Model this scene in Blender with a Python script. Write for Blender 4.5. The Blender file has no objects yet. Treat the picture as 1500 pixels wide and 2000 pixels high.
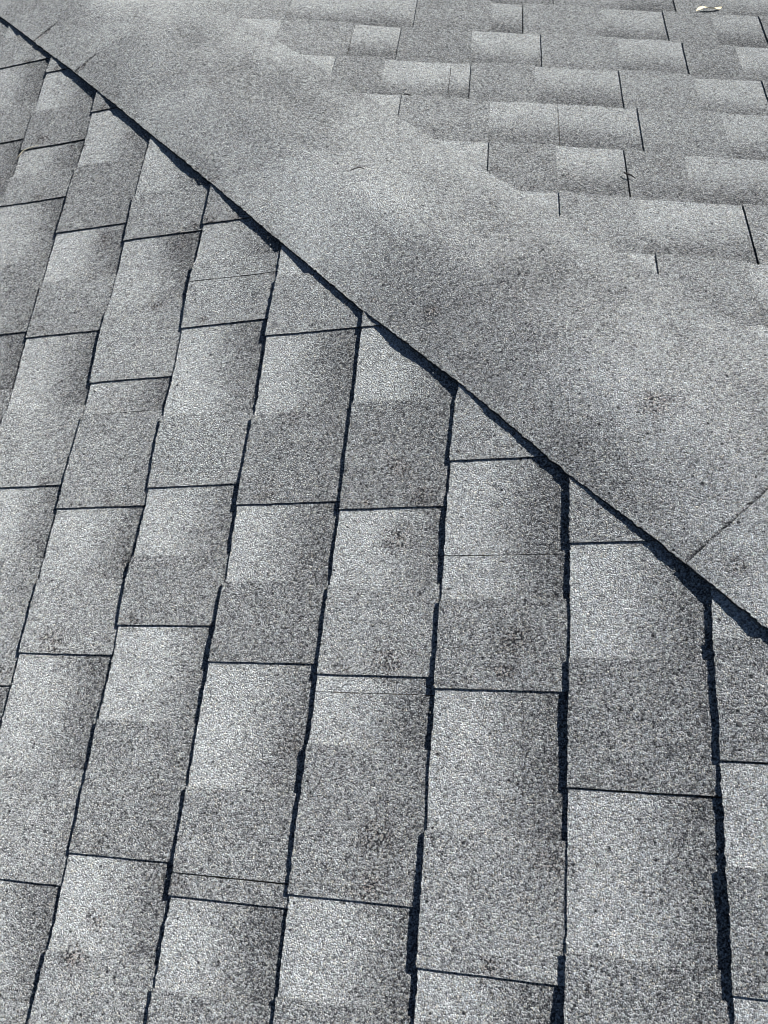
import bpy, math, random
from mathutils import Vector, Matrix, noise
random.seed(7)
S = bpy.context.scene
COL = S.collection

# ------------------------------------------------------------------ camera
cam_d = bpy.data.cameras.new('camera')
cam = bpy.data.objects.new('camera', cam_d); COL.objects.link(cam)
cam.location = (0.2320, -1.0410, 1.0620)
w = Vector((0.39953292, 0.03206324, 0.08991080))
cam.rotation_mode = 'QUATERNION'
cam.rotation_quaternion = Matrix.Rotation(w.length, 3, w.normalized()).to_quaternion()
cam_d.sensor_fit = 'VERTICAL'; cam_d.sensor_height = 36.0
cam_d.lens = 1759.33 / 2000.0 * 36.0
cam_d.clip_start = 0.05; cam_d.clip_end = 2000
S.camera = cam
S.cycles.filter_width = 1.1
S.render.resolution_x = 768; S.render.resolution_y = 1024

# ------------------------------------------------------------------ sky, sun, exposure
SUN = Vector((0.84, 0.66, 1.0)).normalized()          # direction towards the sun
world = bpy.data.worlds.new('World'); S.world = world; world.use_nodes = True
nt = world.node_tree
sky = nt.nodes.new('ShaderNodeTexSky'); sky.sky_type = 'NISHITA'; sky.sun_disc = False
sky.air_density = 0.45; sky.dust_density = 0.1; sky.ozone_density = 0.6
sky.sun_elevation = math.asin(SUN.z); sky.sun_rotation = math.atan2(SUN.x, SUN.y)
bg = nt.nodes['Background']; bg.inputs['Strength'].default_value = 0.05
nt.links.new(sky.outputs[0], bg.inputs['Color'])
sun_d = bpy.data.lights.new('sun', 'SUN'); sun_d.energy = 5.0; sun_d.angle = math.radians(0.53)
sun_d.color = (1.0, 0.985, 0.955)
sun = bpy.data.objects.new('sun', sun_d); COL.objects.link(sun)
sun.rotation_mode = 'QUATERNION'; sun.rotation_quaternion = SUN.to_track_quat('Z', 'Y')
sun.location = (3, 3, 6)
S.view_settings.view_transform = 'Standard'; S.view_settings.look = 'None'
S.view_settings.exposure = 0.93; S.view_settings.gamma = 1.0; S.view_settings.use_curve_mapping = False

# ------------------------------------------------------------------ materials
def principled(name):
    m = bpy.data.materials.new(name); m.use_nodes = True
    n = m.node_tree; return m, n, n.nodes['Principled BSDF']

def granule_material():
    m, n, b = principled('shingle_granules')
    N = n.nodes.new; K = n.links.new
    b.inputs['Roughness'].default_value = 0.8
    b.inputs['Specular IOR Level'].default_value = 0.25
    b.inputs['Diffuse Roughness'].default_value = 1.0
    geo = N('ShaderNodeNewGeometry')
    def math_(op, a, c, clamp=False):
        q = N('ShaderNodeMath'); q.operation = op; q.use_clamp = clamp
        for i, v in enumerate((a, c)):
            if v is None: continue
            if isinstance(v, (int, float)): q.inputs[i].default_value = v
            else: K(v, q.inputs[i])
        return q.outputs[0]
    def vor(scale, feature='F1'):
        v = N('ShaderNodeTexVoronoi'); v.feature = feature
        v.inputs['Scale'].default_value = scale; v.inputs['Randomness'].default_value = 1.0
        K(geo.outputs['Position'], v.inputs['Vector']); return v
    def noi(scale, det=2.0, rough=0.5):
        v = N('ShaderNodeTexNoise'); v.inputs['Scale'].default_value = scale
        v.inputs['Detail'].default_value = det; v.inputs['Roughness'].default_value = rough
        K(geo.outputs['Position'], v.inputs['Vector']); return v
    v1 = vor(740.0); v2 = vor(500.0)
    sep = N('ShaderNodeSeparateColor'); K(v1.outputs['Color'], sep.inputs[0])
    sep2 = N('ShaderNodeSeparateColor'); K(v2.outputs['Color'], sep2.inputs[0])
    at = N('ShaderNodeAttribute'); at.attribute_name = 'tone'
    st = N('ShaderNodeAttribute'); st.attribute_name = 'stain'
    # rough mix of granule colours, patchy on several scales
    n1 = noi(9.0, 3.0); n2 = noi(45.0, 3.0, 0.6); n3 = noi(150.0, 2.0)
    r = math_('ADD', math_('MULTIPLY', sep.outputs[0], 0.60), math_('ADD', math_('MULTIPLY', sep2.outputs[0], 0.26), 0.065))
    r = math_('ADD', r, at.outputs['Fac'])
    r = math_('ADD', r, math_('MULTIPLY', math_('SUBTRACT', n1.outputs[0], 0.5), 0.12))
    r = math_('ADD', r, math_('MULTIPLY', math_('SUBTRACT', n2.outputs[0], 0.5), 0.15))
    r = math_('ADD', r, math_('MULTIPLY', math_('SUBTRACT', n3.outputs[0], 0.5), 0.26))
    n4 = noi(330.0, 1.0)
    grit = math_('MULTIPLY', math_('SUBTRACT', math_('ADD', math_('MULTIPLY', n4.outputs[0], 0.75), math_('MULTIPLY', n3.outputs[0], 0.25)), 0.485), 12.0, True)
    sm = math_('MULTIPLY', st.outputs['Fac'], grit)
    r = math_('SUBTRACT', r, math_('MULTIPLY', sm, 0.95))
    # scattered pits where a granule has gone
    v3 = vor(95.0); sep3 = N('ShaderNodeSeparateColor'); K(v3.outputs['Color'], sep3.inputs[0])
    pit = math_('MULTIPLY', math_('LESS_THAN', v3.outputs['Distance'], 0.17), math_('GREATER_THAN', sep3.outputs[0], 0.80))
    r = math_('SUBTRACT', r, math_('MULTIPLY', pit, 0.42))
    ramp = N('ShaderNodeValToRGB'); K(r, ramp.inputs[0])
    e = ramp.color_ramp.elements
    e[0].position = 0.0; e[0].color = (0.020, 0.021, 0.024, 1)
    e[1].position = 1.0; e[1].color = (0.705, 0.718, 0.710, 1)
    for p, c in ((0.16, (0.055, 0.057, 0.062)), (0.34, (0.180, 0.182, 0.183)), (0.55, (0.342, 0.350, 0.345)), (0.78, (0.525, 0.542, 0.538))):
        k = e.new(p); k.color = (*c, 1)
    # a few granules lean to tan or to blue
    hue = N('ShaderNodeValToRGB'); K(sep.outputs[2], hue.inputs[0]); hue.color_ramp.interpolation = 'CONSTANT'
    h = hue.color_ramp.elements
    h[0].position = 0.0; h[0].color = (1, 1, 1, 1)
    h[1].position = 0.74; h[1].color = (0.94, 0.99, 1.05, 1)
    for p, c in ((0.85, (1.10, 1.03, 0.90)), (0.95, (0.96, 1.03, 0.98))):
        k = h.new(p); k.color = (*c, 1)
    mx = N('ShaderNodeMix'); mx.data_type = 'RGBA'; mx.blend_type = 'MULTIPLY'; mx.inputs[0].default_value = 1.0
    K(ramp.outputs[0], mx.inputs[6]); K(hue.outputs[0], mx.inputs[7])
    # worn spots show the tan-brown mat between the granules
    tan = N('ShaderNodeMix'); tan.data_type = 'RGBA'; tan.blend_type = 'MIX'
    tf = math_('MULTIPLY', st.outputs['Fac'], math_('GREATER_THAN', math_('ADD', sep.outputs[1], math_('MULTIPLY', n2.outputs[0], 0.5)), 1.04))
    K(tf, tan.inputs[0]); K(mx.outputs[2], tan.inputs[6]); tan.inputs[7].default_value = (0.50, 0.45, 0.40, 1)
    K(tan.outputs[2], b.inputs['Base Color'])
    # granule relief
    d1 = math_('MULTIPLY', v1.outputs['Distance'], -1.0)
    hgt = math_('ADD', math_('MULTIPLY', math_('MULTIPLY', d1, math_('ADD', sep.outputs[1], 0.5)), 1.0), math_('MULTIPLY', v2.outputs['Distance'], -0.7))
    hgt = math_('ADD', hgt, math_('MULTIPLY', n3.outputs[0], 1.0))
    bp = N('ShaderNodeBump'); bp.inputs['Distance'].default_value = 0.0019; bp.inputs['Strength'].default_value = 1.0
    K(hgt, bp.inputs['Height']); K(bp.outputs[0], b.inputs['Normal'])
    return m

def plain(name, col, rough=0.8, scale=30.0, amt=0.3, bump=0.0):
    m, n, b = principled(name)
    t = n.nodes.new('ShaderNodeTexNoise'); t.inputs['Scale'].default_value = scale; t.inputs['Detail'].default_value = 5
    r = n.nodes.new('ShaderNodeValToRGB'); e = r.color_ramp.elements
    e[0].position = 0.3; e[0].color = (*[c * (1 - amt) for c in col], 1)
    e[1].position = 0.7; e[1].color = (*[c * (1 + amt) for c in col], 1)
    n.links.new(t.outputs[0], r.inputs[0]); n.links.new(r.outputs[0], b.inputs['Base Color'])
    b.inputs['Roughness'].default_value = rough
    if bump:
        k = n.nodes.new('ShaderNodeBump'); k.inputs['Distance'].default_value = bump
        n.links.new(t.outputs[0], k.inputs['Height']); n.links.new(k.outputs[0], b.inputs['Normal'])
    return m
M_GRAN = granule_material()
M_DECK = plain('roof_sheathing', (0.22, 0.16, 0.10), 0.9, 12)
M_FASCIA = plain('painted_trim', (0.62, 0.62, 0.60), 0.5, 20, 0.06)
M_WALL = plain('stucco', (0.46, 0.42, 0.36), 0.9, 60, 0.12, 0.003)
M_GRASS = plain('lawn', (0.055, 0.085, 0.03), 0.95, 3, 0.4, 0.03)
M_LEAF = plain('dry_leaf', (0.62, 0.55, 0.38), 0.7, 400, 0.35, 0.0004)
M_TWIG = plain('dark_twig', (0.035, 0.03, 0.028), 0.8, 500, 0.4, 0.0003)
M_STONE = plain('dark_pebble', (0.05, 0.05, 0.052), 0.7, 300, 0.4, 0.0006)
M_EDGE = plain('exposed_edge', (0.55, 0.50, 0.38), 0.8, 400, 0.3)

# ------------------------------------------------------------------ helpers
def empty(name, loc=(0, 0, 0)):
    o = bpy.data.objects.new(name, None); COL.objects.link(o); o.location = loc; o.empty_display_size = 0.2
    return o
def link(name, verts, faces, mat, parent=None, attrs=None, smooth=None):
    me = bpy.data.meshes.new(name); me.from_pydata(verts, [], faces); me.materials.append(mat)
    if attrs:
        for k, vals in attrs.items():
            a = me.attributes.new(k, 'FLOAT', 'POINT'); a.data.foreach_set('value', vals)
    if smooth is not None:
        me.polygons.foreach_set('use_smooth', smooth)
    me.update()
    o = bpy.data.objects.new(name, me); COL.objects.link(o)
    if parent: o.parent = parent
    return o
def interp(tab, x):
    if x <= tab[0][0]: return tab[0][1]
    if x >= tab[-1][0]: return tab[-1][1]
    for (a, p), (b, q) in zip(tab, tab[1:]):
        if x <= b: return p + (q - p) * (x - a) / max(1e-9, b - a)
def sstep(a, b, x):
    t = max(0.0, min(1.0, (x - a) / (b - a))); return t * t * (3 - 2 * t)

# ------------------------------------------------------------------ roof geometry
# Left slope z = t*x falls towards -x, right slope z = -t*y falls towards +y; the hip is x + y = 0.
PITCH = 0.3138102
ct, sn, tt = math.cos(PITCH), math.sin(PITCH), math.tan(PITCH)
EXPO = 0.143; EX = EXPO * ct
XL = 0.52909; YR = 0.46380
T = 0.0021                      # one shingle layer
DAT = -3.6 * T                  # roof plane lies at the top of the layers
def PL(s, y, h):                # left slope: s = metres up the slope (x = s*ct)
    return Vector((s * ct - h * sn, y, s * sn + h * ct))
def PR(s, x, h):                # right slope: s = metres up the slope (y = -s*ct)
    return Vector((x, -s * ct + h * sn, s * sn + h * ct))

# measured waviness of every course edge (millimetres along the fall line)
DEV_L = {0: [(-1.116, 0.6), (-1.091, 1.5), (-1.022, 2.4), (-0.986, 0.4), (-0.902, 0.5), (-0.87, 1.6), (-0.768, -0.8), (-0.717, -0.5)],
 -1: [(-1.134, 1.0), (-1.005, -0.4), (-0.823, 0.0), (-0.728, -1.3), (-0.588, -2.0)],
 -2: [(-1.146, 1.1), (-1.017, 0.0), (-0.908, -1.9), (-0.807, -2.0), (-0.718, -2.5), (-0.621, -3.1), (-0.532, -2.8), (-0.472, -1.0), (-0.457, 1.2)],
 -3: [(-1.169, 0.0), (-1.111, -1.4), (-0.978, -1.5), (-0.839, 0.2), (-0.695, 1.0), (-0.605, 2.0), (-0.447, 2.2), (-0.367, 1.3), (-0.322, 2.9)],
 -4: [(-1.174, 0.2), (-1.067, 0.7), (-0.935, -1.0), (-0.876, -1.8), (-0.796, 0.0), (-0.702, 1.6), (-0.531, 0.8), (-0.445, 3.2), (-0.377, 2.3), (-0.306, 0.6), (-0.247, 1.8), (-0.18, -0.1)],
 -5: [(-1.207, -1.7), (-1.097, 0.7), (-0.981, 2.0), (-0.877, 1.1), (-0.795, 2.4), (-0.707, 0.2), (-0.598, 2.3), (-0.5, 0.6), (-0.378, 1.8), (-0.24, -0.7), (-0.046, -1.2)],
 -6: [(-0.877, -1.2), (-0.799, 1.4), (-0.663, 0.1), (-0.551, 1.1), (-0.424, 3.7), (-0.291, -0.4), (-0.169, 0.3), (-0.055, -2.7), (0.096, -2.9)],
 -7: [(-0.452, 0.7), (-0.416, 2.0), (-0.272, -1.1), (-0.124, -0.9), (-0.001, -1.4), (0.13, -0.5), (0.216, -3.3)],
 -8: [(0.009, -3.2), (0.078, 1.7), (0.176, 1.5), (0.348, 2.1)]}
DEV_R = {0: [(0.016, -3.1), (0.103, 1.0), (0.13, 2.6), (0.337, -2.5), (0.369, -2.9), (0.606, -2.9), (0.612, 3.9)],
 -1: [(-0.001, 1.7), (0.105, 1.7), (0.112, 6.0), (0.241, 3.5), (0.366, -2.2), (0.503, -3.6), (0.628, -2.0), (0.632, 6.5)],
 -2: [(0.127, -1.7), (0.241, -1.5), (0.246, 3.8), (0.35, -4.0), (0.5, -2.0), (0.505, 0.0), (0.524, -4.0)],
 -3: [(0.278, 0.2), (0.388, -0.9), (0.487, -4.6), (0.525, 3.0)],
 -4: [(0.386, -3.7), (0.491, 0.5), (0.649, -1.4)],
 -5: [(0.512, -0.3), (0.65, 4.9)]}
# laminated tabs of each course: (start, end) along the course; butt joints between shingles
TAB_L = {1: [(-0.896, -0.775), (-1.095, -0.99)],
 0: [(-0.667, -0.54), (-0.929, -0.797), (-1.20, -1.077)],
 -1: [(-0.556, -0.43), (-0.832, -0.731), (-1.105, -0.979)],
 -2: [(-0.345, -0.22), (-0.613, -0.463), (-0.819, -0.712), (-1.052, -0.898), (-1.28, -1.148)],
 -3: [(-0.341, -0.24), (-0.600, -0.468), (-0.806, -0.705), (-1.066, -0.951), (-1.27, -1.157)],
 -4: [(-0.115, 0.0), (-0.308, -0.19), (-0.567, -0.457), (-0.760, -0.667), (-1.033, -0.88), (-1.25, -1.135)],
 -5: [(-0.122, -0.03), (-0.387, -0.251), (-0.591, -0.443), (-0.798, -0.697), (-1.069, -0.941), (-1.30, -1.19)],
 -6: [(0.191, 0.27), (-0.081, 0.063), (-0.289, -0.185), (-0.552, -0.422), (-0.84, -0.662), (-1.06, -0.95)],
 -7: [(0.326, 0.42), (0.132, 0.225), (0.004, 0.07), (-0.273, -0.13), (-0.50, -0.38), (-0.75, -0.61)],
 -8: [(0.374, 0.46), (0.167, 0.259), (-0.10, 0.03), (-0.33, -0.21)],
 -9: [(0.42, 0.53), (0.20, 0.31), (-0.02, 0.09)]}
BUTT_L = {-1: [-0.678], -2: [-0.839], -3: [-1.043], -4: [-0.226], -5: [-0.4415], -6: [-0.662], 0: [-0.929], 1: [-0.896], -7: [0.132], -8: [0.167]}
TAB_R = {1: [(-0.38, -0.25), (-0.08, 0.04), (0.155, 0.27), (0.399, 0.53), (0.641, 0.75), (0.88, 1.0)],
 0: [(-0.24, -0.12), (0.129, 0.277), (0.337, 0.491), (0.611, 0.703), (0.797, 0.93)],
 -1: [(-0.12, 0.017), (0.108, 0.241), (0.370, 0.512), (0.631, 0.727), (0.86, 1.0)],
 -2: [(0.003, 0.09), (0.244, 0.356), (0.504, 0.633), (0.751, 0.88)],
 -3: [(0.131, 0.279), (0.524, 0.66), (0.80, 0.92)],
 -4: [(0.280, 0.384), (0.490, 0.582), (0.80, 0.93)],
 -5: [(0.385, 0.496), (0.649, 0.78), (0.93, 1.05)],
 -6: [(0.510, 0.63), (0.80, 0.95)], -7: [(0.70, 0.83), (1.0, 1.1)], -8: [(0.80, 0.93)]}
BUTT_R = {-1: [0.0185], -2: [0.208], -3: [0.392], 0: [0.337], 1: [0.155], -4: [0.49], -5: [0.649]}
# worn, smudged spots: centre on the roof, radius, strength
STAINS = [(-0.203, -0.26, .016, .9), (-0.243, -0.784, .030, .8), (-0.118, -1.138, .022, 1.), (-0.10, -1.10, .018, .7), (0.197, -0.653, .030, .8), (0.199, -0.802, .026, .8),
 (0.202, -1.037, .022, .9), (0.205, -0.99, .030, .8), (0.336, -0.778, .028, .8), (0.226, -0.60, .025, .7), (0.192, -0.561, .022, .7), (-0.155, -1.022, .02, .5), (-0.01, -1.051, .03, .4),
 (0.483, -0.498, .030, .8), (-0.331, 0.116, .014, .8), (-0.198, 0.205, .020, .5), (-0.33, -0.11, .03, .5), (-0.19, -0.14, .03, .4),
 (0.02, -0.585, .025, .4), (-0.24, -0.42, .035, .3), (0.05, -0.47, .03, .4), (0.38, -1.0, .03, .5), (0.10, -0.90, .025, .4), (-0.16, -0.67, .02, .4), (0.55, -0.70, .02, .6), (0.26, -1.17, .04, .6), (0.40, -0.02, .03, .4), (0.55, 0.02, .02, .5)]
_rs = random.Random(5)
for _k, _l in TAB_L.items():
    for _a, _b in _l:
        if _rs.random() < 0.55:
            STAINS.append((XL + (_k - _rs.uniform(.15, .9)) * EX, _a + _rs.uniform(.004, .02), _rs.uniform(.009, .018), _rs.uniform(.5, 1.1)))
for _k, _l in TAB_R.items():
    for _a, _b in _l:
        if _rs.random() < 0.3:
            STAINS.append((_a + _rs.uniform(0, .1), YR + (_k + _rs.uniform(.1, .9)) * EX, _rs.uniform(.009, .018), _rs.uniform(.4, .9)))
for _x, _y in ((-0.165, -0.112), (-0.19, -0.12), (-0.143, -0.108)): STAINS.append((_x, _y, .012, 1.2))
for _a, _w in ((.393, -.17), (.393, -.15), (.515, -.17), (.515, -.145), (.30, -.165), (.06, -.175), (-.22, -.17)): STAINS.append((_w / 2 - _a, _w / 2 + _a, .009, 1.3))
def stain(x, y):
    v = 0.0
    for sx, sy, r, a in STAINS:
        r = r * 0.55; a = a * 1.0
        d2 = (x - sx) ** 2 + (y - sy) ** 2
        if d2 < 9 * r * r: v = max(v, a * math.exp(-d2 / (r * r)))
    return v

def slab(P, k, side, a0, a1, hfun, name, parent, tone, band, fine=True, lift=0.0, ins=0.0, diag=None, seed=0.0, endA=True, endB=True):
    """one layer of a shingle: a thin wavy sheet with ragged edges and closed sides"""
    da = 0.0026 if fine else 0.03
    nu = 14 if fine else 3
    U1 = 1.12
    na = max(2, int((a1 - a0) / da))
    dev = (DEV_L if side == 'L' else DEV_R).get(k)
    V = []; F = []; SM = []; tn = []; sta = []
    grid = []
    for i in range(na + 1):
        a = a0 + (a1 - a0) * i / na
        row = []
        for j in range(nu + 1):
            u = U1 * j / nu
            s = (u + BASE(side, k)) * EXPO
            if dev: s += interp(dev, a) * 0.001 / ct * (1 - min(1, u))
            aa = a
            if j == 0:
                s += ins + noise.noise(Vector((a * 420, k * 3.1, seed))) * 0.0013 + noise.noise(Vector((a * 90, k * 5.3, seed))) * 0.0010
            if i == 0 and endA: aa += noise.noise(Vector((s * 420, seed, 3))) * 0.0007
            if i == na and endB: aa += noise.noise(Vector((s * 420, seed, 9))) * 0.0007
            if diag:
                lim = diag(s)
                if side == 'L': aa = min(aa, lim)
                else: aa = max(aa, lim)
            h = hfun(u) + lift + DAT
            h += noise.noise(Vector((s * 9, aa * 9, 4.2))) * 0.0012 + noise.noise(Vector((s * 5, aa * 9, seed))) * 0.0002 + noise.noise(Vector((s * 40, aa * 40, 7.7))) * 0.00035
            h += max(-.2, noise.noise(Vector((aa * 5.5, k * 6.1, 1.1))) + .5 * noise.noise(Vector((aa * 19, k * 6.1, 2.1)))) * 0.0022 * max(0, 1 - u) ** 4
            if fine: h += noise.noise(Vector((s * 330, aa * 330, 1.7))) * 0.00028
            p = P(s, aa, h)
            V.append(p); row.append(len(V) - 1)
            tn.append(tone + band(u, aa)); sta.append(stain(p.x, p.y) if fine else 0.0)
        grid.append(row)
    for i in range(na):
        for j in range(nu):
            q = (grid[i][j], grid[i][j + 1], grid[i + 1][j + 1], grid[i + 1][j])
            if diag:
                ps = [V[x] for x in q]
                if (ps[0] - ps[3]).length < 1e-6 and (ps[1] - ps[2]).length < 1e-6: continue
            F.append(q if side == 'R' else q[::-1]); SM.append(True)
    # closed sides
    def wall(idx):
        prev = None
        for x in idx:
            p = V[x]; s_ = Vector(p)
            nrm = Vector((-sn, 0, ct)) if side == 'L' else Vector((0, sn, ct))
            V.append(p - nrm * (T * 0.97)); tn.append(tn[x] - 0.55); sta.append(0.0)
            V.append(Vector(p)); tn.append(tn[x] - 0.55); sta.append(0.0)
            if prev is not None:
                F.append((prev[1], prev[0], len(V) - 2, len(V) - 1)); SM.append(False)
            prev = (len(V) - 2, len(V) - 1)
    wall([grid[i][0] for i in range(na + 1)])
    wall(grid[0]); wall(grid[na])
    return V, F, SM, tn, sta

def BASE(side, k):              # up-slope position of the course edge in exposures
    if side == 'L': return XL / EX + (k - 1)     # course k lies between edges k-1 and k
    return -(YR / EX + (k + 1))
def dk(side, k): return k - 1 if side == 'L' else k + 1

def h_low(u):  return T * (1 + (1 - u) * 2.45)
def h_tab(u):  return T * (2.15 + (1 - u) * 2.45)

def tilt_noise(a, k): return noise.noise(Vector((a * 7, k * 4.7, 0.3)))
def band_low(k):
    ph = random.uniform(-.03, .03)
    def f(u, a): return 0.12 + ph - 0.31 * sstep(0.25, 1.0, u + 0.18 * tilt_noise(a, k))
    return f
def band_tab(k):
    ph = 0.0
    def f(u, a): return -0.03 + ph - 0.06 * sstep(0.4, 1.0, u)
    return f

roof = empty('house', (0, 0, 0))
roof['label'] = 'house roof of weathered grey asphalt shingles, two slopes meeting under a diagonal hip strip'
roof['category'] = 'house'

TONE = {('L', 0, -0.929): -.05, ('L', 0, -0.667): .0, ('L', 0, -1.20): -.05, ('L', -1, -0.832): -.03, ('L', -1, -1.105): .03, ('L', -1, -0.556): .04,
 ('L', -2, -0.613): -.05, ('L', -2, -0.819): .05, ('L', -2, -1.052): -.03, ('L', -2, -1.28): -.04, ('L', -3, -0.600): -.03, ('L', -3, -0.806): -.05, ('L', -3, -1.066): -.01, ('L', -3, -1.27): -.03,
 ('L', -4, -0.308): .06, ('L', -4, -0.567): .06, ('L', -4, -0.760): -.02, ('L', -4, -1.033): -.04, ('L', -5, -0.387): .07, ('L', -5, -0.591): .01, ('L', -5, -0.798): .06, ('L', -5, -1.069): .03,
 ('L', -6, -0.081): -.03, ('L', -6, -0.289): .02, ('L', -6, -0.552): .06, ('L', -7, 0.132): -.04}
def build_course(side, k, a0, a1, tabs, butts, diag):
    P = PL if side == 'L' else PR
    tabs = sorted(tabs)
    butts = sorted(b for b in butts if a0 < b < a1)
    # shingles are about a metre long: more butt joints fall on tab ends
    ends = [a0] + butts + [a1]
    extra = []
    for p, q in zip(ends, ends[1:]):
        if q - p > 1.15:
            mid = min((t[0] for t in tabs if p + .3 < t[0] < q - .3), key=lambda v: abs(v - (p + q) / 2), default=None)
            if mid is not None: extra.append(mid)
    cuts = sorted([a0] + butts + extra + [a1])
    for p, q in zip(cuts, cuts[1:]):
        if q - p < 0.01: continue
        mod = dk(side, k)
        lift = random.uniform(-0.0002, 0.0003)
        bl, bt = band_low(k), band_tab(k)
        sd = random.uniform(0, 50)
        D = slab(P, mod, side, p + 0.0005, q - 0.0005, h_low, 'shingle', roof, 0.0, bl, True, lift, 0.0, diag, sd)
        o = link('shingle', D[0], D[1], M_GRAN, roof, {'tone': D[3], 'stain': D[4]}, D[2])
        for t0, t1 in tabs:
            t0c, t1c = max(t0, p + 0.0007), min(t1, q - 0.0007)
            if t1c - t0c < 0.01: continue
            D = slab(P, mod, side, t0c, t1c, h_tab, 'tab', o, TONE.get((side, k, t0), random.uniform(-.04, .05)), bt, True, lift, random.uniform(-0.0013, -0.0003), diag, sd + 3)
            link('tab', D[0], D[1], M_GRAN, o, {'tone': D[3], 'stain': D[4]}, D[2])
    return

# slab() indexes by course edge, so BASE is redefined on the edge itself
def BASE(side, e):
    return XL / EX + e if side == 'L' else -(YR / EX + e)

for k in range(1, -10, -1):
    a_hi = -(XL + (k - 1) * EX) - 0.03
    build_course('L', k, -1.30, a_hi, TAB_L.get(k, []), BUTT_L.get(k, []), lambda s: -(s * ct) - 0.03)
for k in range(1, -9, -1):
    a_lo = -(YR + (k + 1) * EX) + 0.03
    build_course('R', k, a_lo, 1.10, TAB_R.get(k, []), BUTT_R.get(k, []), lambda s: (s * ct) + 0.03)

# ------------------------------------------------------------------ hip shingles
SEAM = [(-0.67, -0.1901), (-0.622, -0.1900), (-0.575, -0.1890), (-0.487, -0.1946), (-0.354, -0.1895), (-0.222, -0.1967), (-0.082, -0.1925), (0.062, -0.187), (0.279, -0.1843), (0.38, -0.1835), (0.50, -0.187), (0.629, -0.1900)]
CEDGE = [(-0.382, 0.25), (-0.261, 0.2449), (-0.157, 0.2467), (-0.008, 0.2503), (0.118, 0.2576)]
def cap_point(a, wv, h):
    # a runs down the hip, wv across it (negative on the left slope)
    r = 0.05
    q = math.sqrt(wv * wv + r * r)
    base = Vector((wv / 2 - a, wv / 2 + a, -tt * a - tt * q / 2 + tt * r * 0.06))
    sgn = wv / q
    nrm = Vector(((-sn) * (1 - sgn) / 2, sn * (1 + sgn) / 2, ct)).normalized()
    return base + nrm * h
def hip_piece(a0, a1, lapA, lapB, seed, fine=True, tone=0.0, name='hip_shingle', parent=None, gap=0.0, full=True):
    """lapA: extra lift at the up-slope end (a0), lapB at the lower end (a1)"""
    na = int((a1 - a0) / (0.0019 if fine else 0.03)); nw = 46 if fine else 8
    V = []; F = []; SM = []; tn = []; sta = []; grid = []
    for i in range(na + 1):
        a = a0 + (a1 - a0) * i / na
        wl = interp(SEAM, a); wr = interp(CEDGE, a)
        row = []
        for j in range(nw + 1):
            f = j / nw
            wv = wl + (wr - wl) * f
            aa = a
            if j in (0, nw):
                wv += noise.noise(Vector((a * 330, f, seed))) * 0.0024 + noise.noise(Vector((a * 100, f, seed))) * 0.0020
            if i in (0, na): aa += noise.noise(Vector((wv * 500, i, seed))) * 0.0008
            sunk = 0.0
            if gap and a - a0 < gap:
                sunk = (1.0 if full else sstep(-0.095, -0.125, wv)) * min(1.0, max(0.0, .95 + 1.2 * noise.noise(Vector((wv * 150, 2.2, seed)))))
            h = DAT + T * 5.75 + lapB * sstep(0.30, 0.0, a1 - a) + lapA * sstep(0.2, 0.0, a - a0)
            h += noise.noise(Vector((aa * 5, wv * 5, 3.3))) * 0.0016 + noise.noise(Vector((aa * 13, wv * 13, 5.3))) * 0.0008
            if fine: h += noise.noise(Vector((aa * 330, wv * 330, 1.7))) * 0.00028
            # the free edge curls a little between the courses
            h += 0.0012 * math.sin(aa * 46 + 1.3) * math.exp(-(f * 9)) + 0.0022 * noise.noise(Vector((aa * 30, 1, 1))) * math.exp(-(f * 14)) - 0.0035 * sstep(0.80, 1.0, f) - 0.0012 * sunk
            p = cap_point(aa, wv, h); V.append(p); row.append(len(V) - 1)
            tn.append(tone + 0.010 + 0.005 * sstep(.65, 1, f) + 0.24 * noise.noise(Vector((aa * 5.2, wv * 5, 8.1))) + 0.07 * noise.noise(Vector((aa * 17, wv * 12, 2.1))))
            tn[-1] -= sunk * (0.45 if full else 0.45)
            sta.append(stain(p.x, p.y) if fine else 0.0)
        grid.append(row)
    for i in range(na):
        for j in range(nw):
            F.append((grid[i][j], grid[i][j + 1], grid[i + 1][j + 1], grid[i + 1][j])[::-1]); SM.append(True)
    def wall(idx, dep):
        prev = None
        for x in idx:
            p = V[x]
            V.append(p - Vector((0, 0, dep))); tn.append(tn[x] - 0.55); sta.append(0.0)
            V.append(Vector(p)); tn.append(tn[x] - 0.55); sta.append(0.0)
            if prev: F.append((prev[1], prev[0], len(V) - 2, len(V) - 1)); SM.append(False)
            prev = (len(V) - 2, len(V) - 1)
    wall([grid[i][0] for i in range(na + 1)], T * 2.2)
    wall([grid[i][nw] for i in range(na + 1)], T * 2.2)
    wall(grid[0], T); wall(grid[na], T)
    return link(name, V, F, M_GRAN, parent or roof, {'tone': tn, 'stain': sta}, SM)
hip_piece(-1.25, -0.6015, 0, 0.0012, 1.0, tone=0.01)
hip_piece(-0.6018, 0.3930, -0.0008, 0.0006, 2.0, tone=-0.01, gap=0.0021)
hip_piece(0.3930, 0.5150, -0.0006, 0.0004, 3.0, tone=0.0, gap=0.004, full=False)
hip_piece(0.5150, 1.05, -0.0006, 0.0006, 4.0, tone=0.01, gap=0.004, full=False)

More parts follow.
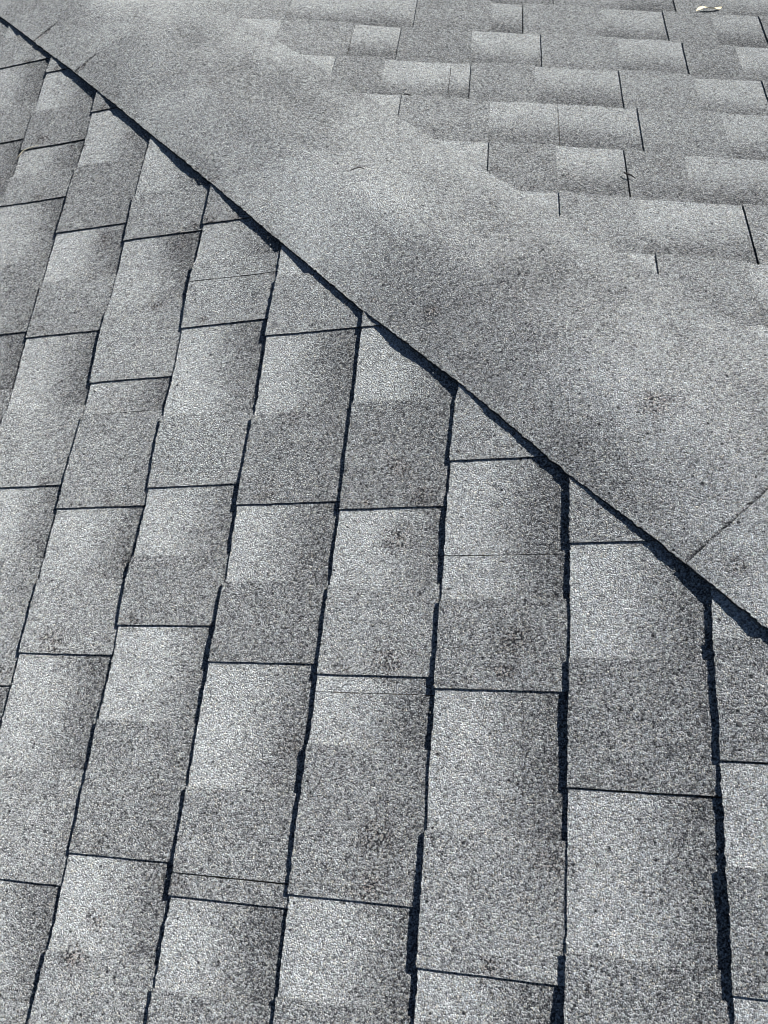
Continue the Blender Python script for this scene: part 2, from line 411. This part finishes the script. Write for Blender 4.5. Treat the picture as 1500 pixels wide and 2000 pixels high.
# ------------------------------------------------------------------ the rest of the roof and the house
XE, YE = XL - 21.05 * EX, YR + 13.05 * EX       # eaves
RX, RY = 2.70, -2.70                          # upper end of the hip
def far_field(side, ks, lo, hi, name, skip):
    P = PL if side == 'L' else PR
    V = []; F = []; SM = []; tn = []
    for k in ks:
        mod = dk(side, k)
        sm = (BASE(side, mod) + 0.5) * EXPO
        if side == 'L':
            a0, a1 = lo, -(BASE(side, mod) * EX) - 0.03; diag = lambda s: -(s * ct) - 0.03
        else:
            a0, a1 = BASE(side, mod) * EX + 0.03, hi; diag = lambda s: (s * ct) + 0.03
        spans = [(a0, a1)]
        if skip(k) is not None:
            x0, x1 = skip(k)
            spans = [(p, q) for p, q in ((a0, min(a1, x0)), (max(a0, x1), a1)) if q - p > .05]
        for p, q in spans:
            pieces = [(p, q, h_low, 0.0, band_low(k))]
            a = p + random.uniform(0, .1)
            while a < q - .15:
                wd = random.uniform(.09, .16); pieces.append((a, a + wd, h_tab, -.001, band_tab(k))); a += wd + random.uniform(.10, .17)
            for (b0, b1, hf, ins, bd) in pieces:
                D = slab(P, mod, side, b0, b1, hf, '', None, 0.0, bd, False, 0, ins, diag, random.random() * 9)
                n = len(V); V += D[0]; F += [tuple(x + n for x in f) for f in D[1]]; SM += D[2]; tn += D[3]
    o = link(name, V, F, M_GRAN, roof, {'tone': tn, 'stain': [0.0] * len(V)}, SM)
    o['kind'] = 'stuff'; return o
far_field('L', range(15, -21, -1), -5.2, 0, 'shingle_field', lambda k: (-1.3005, 9) if -9 <= k <= 1 else None)
far_field('R', range(12, -24, -1), 0, 5.2, 'shingle_field', lambda k: (-9, 1.1005) if -8 <= k <= 1 else None)
hp = hip_piece(-2.70, -1.2504, 0, 0.0012, 6.0, fine=False)
hp = hip_piece(1.0504, 2.22, 0, 0.0, 7.0, fine=False)

def prism(name, pts, dz, mat, parent=None):
    n = len(pts)
    V = [Vector(p) for p in pts] + [Vector(p) - Vector((0, 0, dz)) for p in pts]
    F = [tuple(range(n)), tuple(range(2 * n - 1, n - 1, -1))] + [(i, i + n, (i + 1) % n + n, (i + 1) % n) for i in range(n)]
    return link(name, V, F, mat, parent)
zo = -0.0115
def zl(x): return tt * x + zo
def zr(y): return -tt * y + zo
XE_, YE_ = XE + .02, YE - .02
prism('roof_deck', [(XE_, -5.3, zl(XE_)), (RX, -5.3, zl(RX)), (RX, RY, zl(RX)), (XE_, -XE_, zl(XE_))], 0.02, M_DECK, roof)
prism('roof_deck', [(-YE_, YE_, zr(YE_)), (RX, RY, zr(RY)), (5.3, RY, zr(RY)), (5.3, YE_, zr(YE_))], 0.02, M_DECK, roof)
ze = zl(XE_) - 0.022
prism('fascia', [(XE_ + .001, -5.3, ze), (XE_ + .03, -5.3, ze), (XE_ + .03, YE_ - .03, ze), (XE_ + .001, YE_ - .03, ze)], 0.18, M_FASCIA, roof)
ze2 = zr(YE_) - 0.022
prism('fascia', [(XE_ + .001, YE_ - .0295, ze2), (5.3, YE_ - .0295, ze2), (5.3, YE_ - .001, ze2), (XE_ + .001, YE_ - .001, ze2)], 0.18, M_FASCIA, roof)
prism('wall', [(XE + .45, -5.2, ze - .02), (5.2, -5.2, ze - .02), (5.2, YE - .45, ze - .02), (XE + .45, YE - .45, ze - .02)], 2.7, M_WALL, roof)
ground = link('ground', [(-300, -300, -3.65), (300, -300, -3.65), (300, 300, -3.65), (-300, 300, -3.65)], [(0, 1, 2, 3)], M_GRASS)
ground['kind'] = 'structure'

# ------------------------------------------------------------------ small things lying on the roof
def on_roof(x, y, h):
    if x + y < 0: return PL(x / ct, y, h)
    return PR(-y / ct, x, h)
def tube(name, pts, rad, mat, sides=7):
    V = []; F = []
    for i, p in enumerate(pts):
        d = (pts[min(i + 1, len(pts) - 1)] - pts[max(i - 1, 0)]).normalized()
        a = d.cross(Vector((0, 0, 1))).normalized(); b = a.cross(d)
        r = rad[i] if isinstance(rad, (list, tuple)) else rad
        for j in range(sides):
            t = 2 * math.pi * j / sides; V.append(p + a * math.cos(t) * r + b * math.sin(t) * r)
    n = len(pts)
    for i in range(n - 1):
        for j in range(sides):
            F.append((i * sides + j, i * sides + (j + 1) % sides, (i + 1) * sides + (j + 1) % sides, (i + 1) * sides + j))
    F.append(tuple(range(sides))[::-1]); F.append(tuple((n - 1) * sides + j for j in range(sides)))
    return link(name, V, F, mat, None, None, [True] * len(F))
def thing(o, label, cat, group=None):
    o['label'] = label; o['category'] = cat
    if group: o['group'] = group
# curled dry leaf, upper right
def leaf(x0, y0, x1, y1, wd, curl):
    V = []; F = []; n = 16; m = 8
    A, B = Vector((x0, y0)), Vector((x1, y1)); D = B - A; Nn = Vector((-D.y, D.x)).normalized()
    for sgn in (0, 1):
        for i in range(n + 1):
            f = i / n; ww = wd * (math.sin(math.pi * min(1, f * 1.02 + .03)) ** .6 + .1) * (1 + .25 * math.sin(f * 17))
            for j in range(m + 1):
                g = j / m - .5
                c = A + D * f + Nn * (g * ww + .004 * math.sin(f * 6))
                h = 0.0035 + curl * (g * 2) ** 2 + 0.003 * math.sin(f * 9) * g + .002 * math.sin(f * 5) - sgn * .0004
                V.append(on_roof(c.x, c.y, h))
    q = (n + 1) * (m + 1)
    for i in range(n):
        for j in range(m):
            a = i * (m + 1) + j
            F.append((a, a + m + 1, a + m + 2, a + 1)); F.append((a + q, a + 1 + q, a + m + 2 + q, a + m + 1 + q))
    return link('dry_leaf', V, F, M_LEAF, None, None, [True] * len(F))
thing(leaf(0.677, 0.604, 0.731, 0.634, 0.0065, 0.0012), 'pale cream curled dry leaf lying on the far slope near its top edge', 'leaf')
tw = tube('twig', [on_roof(*p) for p in ((0.4835, -0.013, .003), (0.488, -0.0185, .0035), (0.494, -0.022, .004), (0.500, -0.0285, .003))], [.0008, .0014, .0013, .0005], M_TWIG)
thing(tw, 'short dark twig caught across a tab joint on the far slope', 'twig')
tw = tube('twig', [on_roof(*p) for p in ((0.076, -0.068, .0095), (0.083, -0.0625, .0105), (0.089, -0.060, .011), (0.0965, -0.0615, .0095))], [.0004, .0008, .0009, .0004], M_TWIG)
thing(tw, 'thin bent dark twig lying alone on the smooth hip strip', 'twig')
tw = tube('twig', [on_roof(*p) for p in ((0.134, 0.193, .003), (0.140, 0.1925, .0035), (0.148, 0.190, .003))], [.0006, .001, .0005], M_TWIG)
thing(tw, 'tiny dark twig at the upper end of the leftmost short joint below the tabs', 'twig')
def pebble(x, y, h, r, label):
    import bmesh
    bm = bmesh.new(); bmesh.ops.create_icosphere(bm, subdivisions=2, radius=r)
    c = on_roof(x, y, h)
    for v in bm.verts:
        v.co *= 1 + .25 * noise.noise(v.co * 300 + Vector((x, y, 0)) * 40); v.co.z *= .6; v.co.x *= 1.3; v.co += c
    me = bpy.data.meshes.new('pebble'); bm.to_mesh(me); bm.free(); me.materials.append(M_STONE)
    o = bpy.data.objects.new('pebble', me); COL.objects.link(o); thing(o, label, 'pebble'); return o
pebble(0.5475, -0.861, .0015, .0026, 'small dark pebble on the pale shingle at the right edge of the near slope')
st = tube('pale_edge', [on_roof(*p) for p in ((-0.563, 0.112, .0015), (-0.556, 0.122, .002), (-0.550, 0.130, .0025), (-0.538, 0.134, .002), (-0.520, 0.1365, .0015))], [.0004, .0007, .0007, .0006, .0003], M_EDGE)  # added thin strand standing in for a pale exposed shingle edge
thing(st, 'pale exposed edge, modelled as a bent strand, on a shingle corner near the left edge', 'pale_edge')

# grit washed down and caught along the hip edge, the course edges and the joints
def grit():
    rg = random.Random(11); V = []; F = []; tn = []
    def grain(c, r):
        n = len(V)
        q = Matrix.Rotation(rg.random() * 6.28, 3, Vector((rg.gauss(0, 1), rg.gauss(0, 1), rg.gauss(0, 1))).normalized())
        for d in ((1, 0, 0), (-1, 0, 0), (0, 1, 0), (0, -1, 0), (0, 0, 1), (0, 0, -1)):
            V.append(c + q @ (Vector(d) * r * rg.uniform(.6, 1.25)))
        t = rg.uniform(-.3, .35); tn.extend([t] * 6)
        for f in ((0, 2, 4), (2, 1, 4), (1, 3, 4), (3, 0, 4), (2, 0, 5), (1, 2, 5), (3, 1, 5), (0, 3, 5)): F.append(tuple(x + n for x in f))
    for _ in range(900):                                   # along the hip edge
        a = rg.uniform(-.75, .72); wv = interp(SEAM, a) - abs(rg.gauss(0, .008)) - .001
        x, y = wv / 2 - a, wv / 2 + a
        grain(PL(x / ct, y, DAT + T * rg.uniform(1.6, 3.2)), rg.uniform(.0005, .0011))
    for _ in range(2200):                                  # along the near slope's course edges
        k = rg.randint(-9, 1); a = rg.uniform(-1.3, .6)
        s_ = (XL + k * EX) / ct - abs(rg.gauss(0, .004)) - .0008
        if s_ * ct + a > -.2: continue
        grain(PL(s_ + (interp(DEV_L[k], a) * .001 if k in DEV_L else 0), a, DAT + T * rg.uniform(1.0, 2.3)), rg.uniform(.0005, .0010))
    o = link('grit', V, F, M_GRAN, None, {'tone': tn, 'stain': [0.0] * len(V)})
    o['kind'] = 'stuff'; o['label'] = 'loose mineral grit caught along the shingle edges'
grit()
